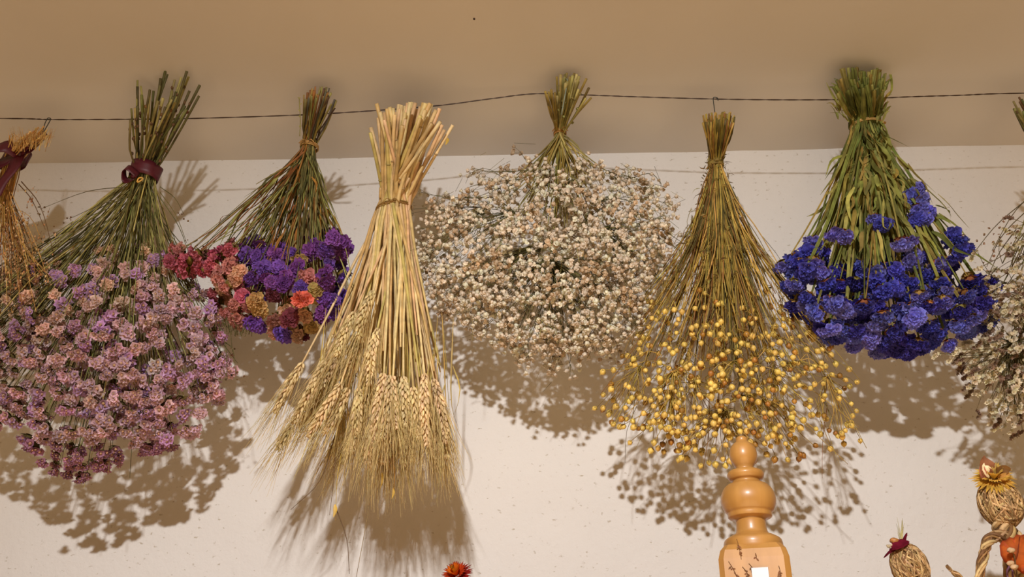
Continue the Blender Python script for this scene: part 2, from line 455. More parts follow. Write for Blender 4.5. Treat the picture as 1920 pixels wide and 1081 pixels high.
    tube(S, spline([K+np.array([-.006, 0, -.004]), K+np.array([-.003, -.002, .004]), K+np.array([.004, 0, .006]), K+np.array([.002, 0, 0]), K+np.array([-.005, 0, -.005])], 12), .0015, s2l((215, 170, 85)), 5)
    S.build('raffia_loop', M_RAFF, root)
BY = 1.630; mauve_bunch()

# ------------------------------------------------------------------ mixed statice (second)
def mixed_bunch():
    T = at(580, 275, BY+.005); Y0 = BY+.01
    root = thing('statice_bunch', T, 'small hanging bunch of mixed pink, purple and peach dried statice, between mauve bunch and wheat', 'dried flowers')
    poly = [(308, 458), (345, 462), (400, 472), (450, 452), (500, 446), (560, 458), (600, 440), (640, 432), (650, 480), (652, 545), (630, 595), (585, 630),
            (500, 636), (445, 612), (415, 610), (400, 560), (380, 512), (325, 512)]
    pts = scatter(poly, 135, .095, .019, .6, Y0)
    pts += [(x, y, at(x, y, Y0-.06+rnd(-.03, .03))) for x, y in [(325, 470), (345, 490), (365, 478), (340, 505), (375, 505), (318, 490), (625, 445), (640, 455), (612, 470), (400, 480), (430, 470)]]
    items = []; hub = T+np.array([-.04, 0, -.16])
    PK = s2l((216, 118, 138)); MG = s2l((196, 88, 120)); PU = s2l((132, 92, 184)); VI = s2l((142, 84, 166)); PE = s2l((226, 176, 148)); RO = s2l((206, 138, 130)); TN = s2l((204, 170, 110))
    for x, y, p in pts:
        if x < 455: cs = [PK, MG, PK, PE, RO] if y < 560 else [RO, PE, PK, RO]
        elif x < 560 and y < 545: cs = [PU, PU, VI] if y < 530 else [VI, MG]
        elif x > 600: cs = [PU, VI, VI, PU]
        elif y < 500: cs = [VI, PU, TN]
        else: cs = [PE, RO, PE, TN, s2l((120, 60, 70)), PU]
        c = vary(random.choice(cs), .12); sz = rnd(.013, .018)
        ax = unit(unit(p-hub)+np.array([0, -.5, 0])+jit(.3))
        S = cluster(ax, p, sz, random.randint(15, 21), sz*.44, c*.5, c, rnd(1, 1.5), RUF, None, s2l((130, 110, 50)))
        items.append((S, p[1]))
    parts(items, 'flower_head', M_PETAL, root, 110)
    # coral carnation-like head
    p = at(566, 560, Y0-.125); S = Soup()
    for k in range(16):
        a = 2.4*k; rr = math.sqrt(k/16); ax = unit((rr*math.cos(a)*1.2, -.9, rr*math.sin(a)*.8-.25))
        floret(S, ax, p+np.array([rr*math.cos(a)*.014, 0, rr*math.sin(a)*.008])-ax*.004, .0085, s2l((200, 70, 60)), vary(s2l((238, 128, 108)), .08), RUF)
    S.build('flower_head', M_PETAL, root, label='coral pink ruffled flower head')
    st = []; lf = Soup()
    for i in range(100):
        x, y, e = random.choice(pts); u, v = disc(); tie = T+np.array([u*.0155, v*.014, rnd(-.008, .008)])
        ltop = i < 42; top = at(603+u*36, rnd(160, 182)+abs(u)*8+(18 if u > .5 else 0), 1.53+v*.02) if ltop else tie+np.array([0, 0, .02])
        n = 15; P = stem_path(top, tie, e, n, .05, .006)
        c = vary(random.choice([s2l((92, 88, 74)), s2l((146, 120, 58)), s2l((84, 62, 40)), s2l((150, 102, 50)), G_OL] if ltop else [G_DK, G_OL, s2l((140, 95, 45)), G_DK]), .15)
        if ltop:   # below the tie olive green, above greyish
            cc = np.tile(c, (n, 1)); cc[6:] = vary(random.choice([G_DK, G_OL, s2l((150, 100, 45))]), .15)
        else: cc = c
        S = Soup(); tube(S, P, np.linspace(rnd(.0022, .0034), .001, n), cc, 5, True, .55, rnd(0, 3)); st.append((S, tie[1]+(0 if ltop else .1)))
    parts(st, 'stem', M_STEM, root)
    for i in range(260):
        x, y, e = random.choice(pts); k = rnd(.15, .75); a = T+(e-T)*k*np.array([.9, .9, 1])+jit(.004)
        d = unit(e-T)+jit(.18); L = rnd(.03, .09)
        w = rnd(.0012, .003)
        strip(lf, spline([a, a+d*L*.5+jit(.003), a+d*L+np.array([0, 0, -.01])], 6), np.array([.5, 1, 1, .8, .5, .1])*w, vary(random.choice([G_DK, G_OL, s2l((158, 112, 52)), s2l((140, 88, 40)), G_DK]), .2), unit((rnd(-1, 1), -1, rnd(-.5, .5))), .4, rnd(-2, 2))
    lf.build('leaves', M_LEAF, root, kind='stuff')
    tw = Soup()
    for (a, b, m) in [((562, 300), (365, 462), (455, 385)), ((558, 330), (380, 470), (470, 405)), ((560, 345), (400, 455), (480, 412)), ((555, 305), (480, 345), (520, 322)), ((560, 360), (395, 480), (480, 430)),
                      ((598, 345), (636, 425), (618, 380)), ((600, 360), (660, 520), (640, 440)), ((600, 400), (668, 545), (645, 500)), ((610, 420), (655, 540), (640, 490)), ((370, 450), (320, 470), (345, 462))]:
        tube(tw, spline([at(*a, Y0-.01), at(*m, Y0-.04), at(*b, Y0-.05)], 10), np.linspace(.0013, .0007, 10), vary(G_OL, .2), 4)
    for i in range(70):
        a = rnd(0, 1); p = at(405+a*70, 600+rnd(-8, 14), Y0+rnd(-.06, .05)); tube(tw, [p, p+np.array([rnd(-.01, .01), 0, -.02])], .0006, G_DK, 3)
    p0 = at(562, 255, 1.53); p1 = at(561, 185, 1.53)
    P = spline([p0, at(563, 225, 1.53), p1], 8); tube(tw, P, .0009, G_OL, 4)
    for k in range(9):
        q = P[random.randint(2, 7)]; strip(tw, [q, q+np.array([rnd(-.005, .005), 0, .004])], .001, G_OL)
    tw.build('twigs', M_STEM, root, kind='stuff')
    wraps('raffia_tie', T, .0185, .0175, .0032, 3, TWINE, root, M_RAFF, .0014, -.15)
BY = 1.630; mixed_bunch()

# ------------------------------------------------------------------ wheat
def teardrop(n=6):
    rings = [(0.05, 0), (.75, .22), (1, .45), (.7, .75), (.05, 1)]; V = []
    for r, z in rings:
        for j in range(n): a = 2*math.pi*j/n; V.append((r*math.cos(a), r*math.sin(a)*.7, z))
    Fs = [(q*n+j, q*n+(j+1) % n, (q+1)*n+(j+1) % n, (q+1)*n+j) for q in range(4) for j in range(n)]
    return np.array(V), Fs
TD_V, TD_F = teardrop()
def wheat():
    Y0 = BY-.01; T = at(738, 392, Y0)
    root = thing('wheat_sheaf', T, 'large pale golden wheat sheaf hanging ears down, long awns, tied with twine', 'wheat')
    ears = [((567, 680), (514, 775), -.03), ((610, 676), (548, 795), -.05), ((548, 795), (521, 842), .0), ((664, 585), (629, 668), -.075), ((700, 545), (671, 637), -.085),
            ((639, 719), (577, 820), -.08), ((653, 727), (608, 813), -.06), ((708, 615), (692, 722), -.07), ((672, 728), (666, 815), -.085), ((720, 700), (698, 826), -.09),
            ((731, 703), (716, 826), -.1), ((737, 705), (741, 805), -.095), ((756, 705), (761, 800), -.075), ((775, 725), (785, 824), -.085), ((796, 700), (802, 838), -.09),
            ((813, 710), (836, 832), -.06), ((823, 740), (838, 860), -.03), ((697, 815), (692, 876), -.02), ((716, 810), (717, 868), .0), ((755, 780), (757, 875), .0),
            ((640, 640), (600, 730), -.03), ((600, 720), (560, 800), .01), ((690, 740), (660, 850), .0), ((770, 760), (775, 865), .02), ((805, 760), (822, 868), .02),
            ((735, 770), (735, 880), .03), ((660, 700), (630, 800), .0), ((625, 700), (585, 790), .03), ((700, 690), (680, 790), .0), ((745, 690), (750, 800), .04), ((785, 700), (800, 810), .05),
            ((645, 770), (615, 860), .04), ((690, 600), (655, 690), -.05), ((810, 740), (828, 845), .06), ((720, 780), (712, 870), .06), ((680, 770), (640, 870), .06)]
    objs = []
    for (a, b, dy) in ears:
        A, B = at(*a, Y0+dy), at(*b, Y0+dy-.012); ax = unit(B-A); L = np.linalg.norm(B-A); bend = jit(.003)
        R = frame(ax, rnd(0, 3.14)); S = Soup(); W_ = Soup(); rows = max(7, int(L/.0066)); c0 = vary(s2l((226, 200, 150)), .07)
        tube(S, spline([A, (A+B)/2+bend, B], 5), .0016, c0, 5)
        for k in range(rows):
            t = k/(rows-1); q = A+(B-A)*t*.93+bend*4*t*(1-t); wd = 1-.55*abs(2*t-.85)**2*.6
            for s in range(4):
                an = s*math.pi/2+(k % 2)*math.pi/4; d = R@np.array([math.cos(an), math.sin(an), 0])
                o = unit(ax+d*.4+jit(.06)); p = q+d*.0036*wd
                put(S, TD_V*np.array([.0037, .0031, .0146])*wd*rnd(.9, 1.1), TD_F, o, p, 1.0, vary(c0, .09))
                if s % 2 == k % 2 or random.random() < .6:
                    ln = rnd(.06, .115)*(1.15-.4*t); o2 = unit(ax+d*rnd(.08, .24)+jit(.05)+np.array([0, 0, -.05]))
                    tip = p+o*.0118
                    tube(W_, spline([tip, tip+unit(o+ax)*ln*.35, tip+o2*ln], 5), np.array([.0005, .00045, .0004, .0003, .00016]), vary(s2l((208, 182, 122)), .1), 3, False)
        e = S.build('ear', M_STRAW, root); W_.build('awns', M_STRAW, e, kind='stuff')
        objs.append(A)
    st = []
    def stalk(top, tie, bot, r, c, key):
        n = 16; P = stem_path(top, tie, bot, n, .0, .0015); S = Soup()
        tube(S, P, np.concatenate([np.linspace(r, r*.9, 8), np.linspace(r*.85, r*.45, 8)]), c, 7)
        if random.random() < .5:   # node
            k = random.randint(1, 5); tube(S, [P[k]-(P[k+1]-P[k])*.06, P[k], P[k]+(P[k+1]-P[k])*.06], [r*1.02, r*1.25, r*1.02], c*.6, 7)
        st.append((S, key))
    SCOL = [s2l((216, 188, 128)), s2l((226, 200, 146)), s2l((200, 168, 108)), s2l((194, 176, 104)), s2l((214, 178, 132))]
    for i in range(96):
        u, v = disc(); A = objs[i] if i < len(objs) else None
        if A is None:
            bx = 640+rnd(-40, 190); A = at(bx, rnd(640, 760), Y0+v*.07)
        bu = np.clip((A[0]-at(715, 700, Y0)[0])/.12, -1, 1); bu2 = np.clip(.35*bu+.85*u, -1, 1)
        tie = T+np.array([bu2*.030, v*.026, rnd(-.01, .01)])
        tu = np.clip(-.35*bu+.8*u+rnd(-.15, .15), -1, 1)
        ty = 184+rnd(0, 34)+(tu**2)*44+(8 if tu < 0 else 0)
        top = at(768+tu*86, ty, 1.515+v*.055)
        if i >= 58: top = tie+(top-tie)*rnd(.15, .5)
        stalk(top, tie, A, rnd(.0032, .0043), vary(random.choice(SCOL), .07), tie[1])
    for i in range(14):    # outer slanted stalks
        u = -1+2*i/13; tie = T+np.array([u*.031, -.022*math.sqrt(max(.05, 1-u*u)), 0])
        top = at(768+np.clip(-u*.7+rnd(-.4, .4), -1, 1)*86, rnd(188, 240), 1.46); bx = 715+u*85+rnd(-15, 15)
        stalk(top, tie, at(bx, rnd(620, 700), Y0-.06), rnd(.0032, .0042), vary(random.choice(SCOL), .06), tie[1]-.02)
    parts(st, 'stalk', M_STRAW, root)
    S = Soup()
    for (a, m, b, c) in [((628, 815), (600, 900), (545, 955), BRN*.8), ((630, 840), (625, 905), (618, 965), BRN), ((640, 850), (632, 900), (629, 975), s2l((190, 160, 60))), ((629, 950), (650, 1010), (655, 1075), BRN*.9),
                         ((700, 880), (690, 960), (668, 1081), s2l((150, 125, 80))), ((735, 850), (740, 890), (737, 925), s2l((200, 150, 60))), ((812, 660), (826, 690), (822, 725), s2l((200, 178, 140)))]:
        tube(S, spline([at(*a, Y0-.02), at(*m, Y0-.025), at(*b, Y0-.02)], 9), np.linspace(.0008, .0004, 9), c, 4)
    for (x, y, L, w) in [(628, 945, 24, .0035), (737, 915, 20, .002), (716, 885, 30, .002), (838, 258, 14, .0035)]:
        strip(S, spline([at(x, y, Y0-.03), at(x+1, y+L*.5, Y0-.03), at(x-3, y+L, Y0-.03)], 6), np.array([.3, .8, 1, .8, .5, .1])*w, s2l((206, 170, 70)), (0, -1, 0), .5)
    for i in range(60):
        x = rnd(600, 850); strip(S, spline([at(x, rnd(560, 720), Y0-.03+rnd(-.03, .03)), at(x+rnd(-15, 15), rnd(720, 780), Y0-.02), at(x+rnd(-30, 20), rnd(790, 850), Y0)], 8), np.array([.2, .7, 1, 1, .8, .6, .4, .1])*.0014, vary(s2l((190, 165, 90)), .12), (rnd(-1, 1), -1, 0), .5, rnd(-3, 3))
    S.build('loose_straws', M_STRAW, root, kind='stuff')
    wraps('twine_tie', T, .0345, .031, .003, 2, s2l((150, 115, 60)), root, M_RAFF, .0012, .12)
BY = 1.620; wheat()

# ------------------------------------------------------------------ baby's breath
def babys_breath():
    T = at(1050, 250, BY)
    root = thing('gypsophila_bunch', T, 'round hanging cloud of tiny cream dried gypsophila flowers, right of the wheat', 'dried flowers')
    poly = [(985, 300), (1010, 315), (1050, 330), (1090, 300), (1135, 312), (1170, 330), (1215, 330), (1250, 365), (1252, 430), (1240, 500), (1218, 555), (1205, 615), (1150, 650),
            (1085, 672), (1030, 686), (960, 660), (890, 615), (830, 575), (800, 520), (782, 450), (800, 392), (860, 360), (905, 335), (945, 325)]
    def dens(x, y):
        d1 = math.hypot((x-975)/34, (y-455)/26); d2 = math.hypot((x-1050)/45, (y-360)/60)
        d3 = math.hypot((x-1180)/45, (y-420)/40)
        return .15 if d1 < .8 else (.9 if d2 < 1 else (.6 if d3 < 1 else (1 if y > 380 else .75)))
    cl = scatter(poly, 600, .13, .0115, .55, dens=dens)
    for x, y in [(880, 325), (900, 320), (975, 283), (1250, 380), (1245, 350), (1258, 440), (1030, 682), (1070, 688), (800, 365), (770, 400), (1240, 470), (812, 545), (1100, 650), (1150, 660)]:
        cl.append((x, y, at(x, y, BY+rnd(-.06, .06))))
    hub = T+np.array([0, 0, -.19]); tw = Soup(); fl = []
    nodes = []
    for i in range(70):
        x, y, e = random.choice(cl); nodes.append(T+np.array([0, 0, -.03])+(e-T)*rnd(.35, .6))
    N_ = np.array(nodes)
    for x, y, c in cl:
        d = np.sum((N_-c)**2, axis=1)+.5*np.maximum(0, c[2]-N_[:, 2])**2; nd = N_[int(np.argmin(d))]
        tube(tw, spline([nd, (nd+c)/2+jit(.008), c], 6), np.linspace(.0008, .00045, 6), vary(random.choice([G_DK, s2l((84, 80, 50)), G_OL]), .2), 3, False)
        out = unit(c-hub); nf = random.randint(6, 10) if inpoly(x, y, poly) else 5; base = s2l((254, 240, 220))*rnd(.92, 1)
        if random.random() < .18: base = s2l((232, 206, 172))*rnd(.8, 1)
        for k in range(nf):
            p = c+out*rnd(-.004, .014)+jit(.0085); r = rnd(.0036, .0052)
            S = Soup(); ax = unit(p-c+out*.01); cf = np.clip(base*rnd(.9, 1.12), 0, .95)
            put(S, random.choice(POM), ICO_F, ax, p, r*.92, cf)
            for j in range(8):   # a few outward petals
                a = rnd(0, 6.28); dd = unit(ax*.5+frame(ax)@np.array([math.cos(a), math.sin(a), 0])); strip(S, [p+dd*r*.4, p+dd*r*.95, p+dd*r*1.35], np.array([.25, .42, .1])*r, cf*rnd(.9, 1.1), ax, .3)
            fl.append((S, p[1]))
            if k % 2 == 0: tube(tw, [c-out*.006, p], .00035, vary(s2l((92, 88, 50)), .2), 3, False)
    parts(fl, 'flower', M_PETAL, root)
    st = []
    for i in range(64):
        e = nodes[i]; u, v = disc(); tie = T+np.array([u*.009, v*.009, rnd(-.005, .005)])
        lt = i < 32; top = at(1066+u*46, rnd(132, 175)+abs(u)*14, 1.525+v*.025) if lt else tie+np.array([0, 0, .02])
        n = 14; S = Soup(); tube(S, stem_path(top, tie, e, n, .1, .003), np.linspace(rnd(.0022, .003), .0009, n), vary(random.choice([G_YL, G_OL, s2l((150, 128, 60)), s2l((120, 100, 45))]), .12), 6)
        k = rnd(.2, .7); b = top+(tie-top)*k; S.add(random.choice(POM)*.0032+b, ICO_F, vary(G_OL, .2)); st.append((S, tie[1]+(0 if lt else .1)))
    parts(st, 'stem', M_STEM, root)
    for (a, m, b) in [((1010, 318), (930, 322), (885, 315)), ((980, 335), (900, 345), (870, 355)), ((925, 370), (840, 370), (790, 360)), ((1180, 335), (1220, 325), (1240, 345)), ((1200, 420), (1240, 430), (1280, 455)),
                      ((860, 400), (810, 390), (775, 392)), ((1230, 430), (1262, 460), (1275, 470)), ((1215, 500), (1230, 520), (1245, 525))]:
        tube(tw, spline([at(*a, BY-.02), at(*m, BY-.03), at(*b, BY-.03)], 8), np.linspace(.0011, .0005, 8), G_DK, 4)
    for i in range(520):
        x, y, c = random.choice(cl); p = c+jit(.02); d = unit(unit(p-T)+jit(.4)); tube(tw, [p-d*rnd(.01, .03), p+d*rnd(.01, .02)], .0004, vary(random.choice([G_DK, G_OL]), .2), 3, False)
    tw.build('twigs', M_STEM, root, kind='stuff')
    wraps('twine_tie', T, .0125, .012, .0028, 3, s2l((160, 118, 62)), root, M_RAFF, .0014, .1)
BY = 1.645; babys_breath()

# ------------------------------------------------------------------ flax
def capsule_template():
    rings = [(.15, -1), (.62, -.82), (.95, -.35), (1, .1), (.8, .58), (.42, .9), (.1, 1.08), (.03, 1.45)]; n = 10; V = []
    for r, z in rings:
        for j in range(n): a = 2*math.pi*j/n; V.append((r*(1-.04*(j % 2))*math.cos(a), r*(1-.04*(j % 2))*math.sin(a), z))
    return np.array(V), [(q*n+j, q*n+(j+1) % n, (q+1)*n+(j+1) % n, (q+1)*n+j) for q in range(len(rings)-1) for j in range(n)]
CAP_V, CAP_F = capsule_template()
def flax():
    T = at(1342, 308, BY)
    root = thing('flax_bunch', T, 'hanging cone of thin flax stems with round golden seed capsules, behind the wooden post', 'dried flowers')
    poly = [(1300, 520), (1400, 510), (1450, 545), (1490, 600), (1560, 640), (1600, 700), (1618, 770), (1610, 830), (1540, 850), (1490, 868), (1400, 872), (1330, 880), (1250, 858), (1170, 830), (1125, 760), (1130, 700), (1185, 650), (1210, 570), (1250, 540)]
    def dens(x, y):
        g = math.exp(-((x-1350)/170)**2); t = min(1, max(.08, (y-520)/160)); return t*(.3+.7*g)*(1 if y < 820 else .6)
    pts = scatter(poly, 640, .11, .0078, .5, dens=dens)
    for x, y in [(1607, 716), (1613, 826), (1557, 841), (1567, 812), (1518, 630), (1540, 624), (1442, 572), (1394, 577), (1540, 680), (1567, 682), (1130, 697), (1115, 765), (1130, 768), (1215, 565), (1445, 575), (1478, 600), (1488, 598), (1438, 546), (1180, 752), (1150, 795), (1606, 770)]:
        pts.append((x, y, at(x, y, BY+rnd(-.06, .02))))
    ST = [s2l((178, 150, 70)), s2l((192, 160, 80)), s2l((146, 122, 52)), s2l((140, 98, 48)), s2l((98, 88, 42))]
    caps = []; tw = Soup()
    # stems end inside the capsule cloud, each splits into thin pedicels
    E = []; st = []
    for i in range(300):
        x, y, e = random.choice(pts); u, v = disc(); tie = T+np.array([u*.012, v*.012, rnd(-.01, .01)])
        end = T+(e-T)*rnd(.6, .85); E.append(end); lt = i < 60
        top = at(1346+u*34, rnd(207, 228)+abs(u)*4, 1.54+v*.02) if lt else tie+np.array([0, 0, rnd(.01, .05)])
        n = 14; S = Soup(); tube(S, stem_path(top, tie, end, n, .3, .005), np.linspace(rnd(.0015, .0022), .0009, n), vary(random.choice(ST), .15), 5)
        st.append((S, tie[1]+(0 if lt else .05)))
    parts(st, 'stem', M_STEM, root)
    EN = np.array(E)
    for x, y, p in pts:
        d = np.sum((EN-p)**2, axis=1)+10*np.maximum(0, p[2]+.02-EN[:, 2])**2; e = EN[int(np.argmin(d))]
        g = unit(unit(p-e)+np.array([0, 0, -.2])+jit(.3)); r = rnd(.0042, .006); S = Soup()
        c = vary(s2l((230, 196, 100)), .08) if random.random() < .8 else vary(s2l((170, 120, 48)), .15)
        put(S, CAP_V, CAP_F, g, p, r, c)
        for k in range(5):
            a = 1.2566*k; q = frame(g, 0)@np.array([math.cos(a), math.sin(a), 0]); strip(S, [p-g*r*1.02, p-g*r*.6+q*r*.85, p+q*r*1.1], np.array([.25, .36, .05])*r, c*.55, q, .1)
        caps.append((S, p[1]))
        tube(tw, spline([e, (e+p)/2+jit(.007)+np.array([0, 0, .004]), p-g*r], 7), np.linspace(.0008, .0006, 7), vary(random.choice(ST[:3]), .15), 3, False)
    parts(caps, 'seed_capsule', M_SEED, root)
    for i in range(330):   # extra side shoots and dead ends
        x, y, e = random.choice(pts); k = rnd(.25, .9); a = T+(e-T)*k+jit(.006); d = unit(unit(e-T)+jit(.15)); L = rnd(.04, .13)
        tube(tw, spline([a, a+d*L*.5+jit(.004), a+d*L], 5), np.linspace(.0007, .00035, 5), vary(random.choice(ST), .2), 3, False)
    for (a, b) in [((1230, 560), (1170, 640)), ((1290, 440), (1180, 660)), ((1270, 470), (1200, 590)), ((1400, 440), (1462, 540)), ((1385, 390), (1450, 500)), ((1440, 480), (1540, 640)), ((1460, 540), (1612, 712)),
                   ((1470, 560), (1625, 840)), ((1400, 700), (1590, 870)), ((1490, 600), (1560, 670)), ((1230, 640), (1145, 790)), ((1220, 600), (1125, 740)), ((1330, 760), (1318, 880)), ((1480, 700), (1610, 800))]:
        tube(tw, spline([at(*a, BY-.03), at((a[0]+b[0])/2+4, (a[1]+b[1])/2, BY-.04), at(*b, BY-.04)], 8), np.linspace(.0009, .0005, 8), vary(random.choice(ST), .1), 4)
    tw.build('twigs', M_STEM, root, kind='stuff')
    lf = Soup()
    for i in range(330):
        k = rnd(0, 1)**1.3; y = 290+k*260; hw = 12+k*92; a = at(1342+rnd(-1, 1)*hw, y, BY+rnd(-1, 1)*hw*.0008)
        d = unit(np.array([rnd(-1, 1), rnd(-1, .3), rnd(-1.2, .3)])); L = rnd(.008, .02)
        strip(lf, spline([a, a+d*L*.6, a+d*L+np.array([0, 0, rnd(-.008, .004)])], 5), np.array([.4, 1, .9, .6, .1])*rnd(.0008, .0016), vary(random.choice([s2l((120, 92, 40)), G_OL, s2l((98, 78, 36))]), .2), (0, -1, 0), .5, rnd(-3, 3))
    lf.build('leaves', M_LEAF, root, kind='stuff')
    wraps('raffia_tie', T, .0145, .0145, .0034, 4, s2l((150, 128, 66)), root, M_RAFF, .0017, .05, True, False)
BY = 1.635; flax()

# ------------------------------------------------------------------ blue statice
def blue_bunch():
    T = at(1625, 238, BY)
    root = thing('statice_bunch', T, 'hanging bunch of deep blue dried statice with long olive green leafy stems', 'dried flowers')
    poly = [(1466, 500), (1500, 478), (1535, 465), (1575, 500), (1630, 490), (1690, 452), (1740, 470), (1790, 505), (1850, 520), (1868, 548), (1860, 605), (1820, 645), (1750, 662),
            (1650, 668), (1570, 650), (1505, 615), (1468, 560)]
    pts = scatter(poly, 180, .115, .022, .62, tries=120)
    pts += [(x, y, at(x, y, BY+dy)) for x, y, dy in [(1722, 358, -.05), (1728, 380, -.055), (1722, 395, -.06), (1732, 410, -.055), (1715, 370, -.045), (1738, 398, -.05), (1718, 414, -.055), (1640, 413, -.07), (1655, 422, -.075), (1565, 440, -.06), (1583, 445, -.065), (1527, 458, -.04), (1518, 472, -.05),
                                                       (1785, 445, -.05), (1800, 452, -.05), (1815, 468, -.045), (1798, 475, -.06), (1690, 460, -.1), (1700, 455, -.09)]]
    hub = T+np.array([.03, 0, -.2]); items = []
    for x, y, p in pts:
        c = vary(random.choice([s2l((120, 124, 218)), s2l((90, 92, 202)), s2l((138, 136, 226)), s2l((82, 76, 180))]), .1)
        ax = unit(unit(p-hub)*.5+np.array([0, -.22, -.75])+jit(.2)); sz = rnd(.0135, .018)
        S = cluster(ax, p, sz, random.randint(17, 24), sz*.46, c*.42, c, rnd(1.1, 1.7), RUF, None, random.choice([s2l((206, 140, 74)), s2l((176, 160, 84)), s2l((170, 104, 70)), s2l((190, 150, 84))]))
        items.append((S, p[1]))
    parts(items, 'flower_head', M_PETAL, root, 100)
    st = []; lf = Soup()
    GC = [s2l((144, 146, 72)), s2l((122, 128, 62)), s2l((160, 156, 84)), s2l((104, 106, 48)), s2l((154, 134, 66))]
    for i in range(125):
        x, y, e = random.choice(pts); u, v = disc()
        e = e+np.array([0, 0, .004])
        bu = np.clip((e[0]-T[0]-.03)/.19, -1, 1); tie = T+np.array([np.clip(.4*bu+.8*u, -1, 1)*.028, v*.025, rnd(-.012, .012)])
        lt = i < 78; top = at(1614+np.clip(-.1*bu+.95*u, -1, 1)*54, rnd(118, 168)+u*u*18, 1.525+v*.035) if lt else tie+np.array([0, 0, .03])
        n = 15; c = vary(random.choice(GC), .12); S = Soup(); P = stem_path(top, tie, e, n, .12, .004)
        tube(S, P, np.linspace(rnd(.002, .003), .0012, n), c, 5)
        strip(S, P, np.linspace(.0044, .0026, n)*rnd(.6, 1.2), c, (0, -1, 0), .15, rnd(-2, 2), rnd(0, 3)); st.append((S, tie[1]+(0 if lt else .02)))
    parts(st, 'stem', M_LEAF, root)
    for i in range(330):      # leafy wings down the stems
        x, y, e = random.choice(pts); k = rnd(.0, .7)**1.0; a = T+(e-T)*k*np.array([.92, .92, 1])+np.array([rnd(-.02, .02), rnd(-.025, .01), 0])
        d = unit(unit(e-T)+jit(.13)); L = rnd(.035, .1); w = rnd(.0022, .0045)
        strip(lf, spline([a, a+d*L*.35+jit(.003), a+d*L*.7+jit(.004), a+d*L+jit(.008)], 8), np.array([.4, .9, 1, 1, .9, .7, .4, .05])*w, vary(random.choice(GC), .14), unit((rnd(-.8, .8), -1, rnd(-.3, .3))), .35, rnd(-1.5, 1.5))
    for i in range(110):
        u = rnd(-1, 1); a = at(1616+u*46, rnd(150, 230), BY-.03); d = unit((u*.4+rnd(-.4, .4), rnd(-.5, .1), 1)); L = min(rnd(.02, .055), (ZC-.008-a[2]))
        strip(lf, spline([a, a+d*L*.6, a+d*L+jit(.006)], 5), np.array([.5, 1, .9, .6, .1])*.0028, vary(random.choice(GC), .14), (rnd(-1, 1), -1, 0), .4, rnd(-1, 1))
    for (a, m, b) in [((1590, 270), (1570, 320), (1538, 365)), ((1590, 290), (1560, 300), (1548, 330)), ((1668, 130), (1672, 165), (1664, 182)), ((1680, 290), (1720, 330), (1755, 362)), ((1760, 400), (1800, 430), (1820, 462)), ((1820, 470), (1850, 490), (1880, 510))]:
        strip(lf, spline([at(*a, BY-.03), at(*m, BY-.035), at(*b, BY-.03)], 8), np.array([.6, .9, 1, .9, .8, .6, .4, .1])*.003, vary(GC[0], .1), (0, -1, .2), .3, .6)
    lf.build('leaves', M_LEAF, root, kind='stuff')
    wraps('raffia_tie', T, .0315, .029, .003, 2, s2l((196, 160, 96)), root, M_RAFF, .0018, -.05, True, False, -.4)
BY = 1.620; blue_bunch()

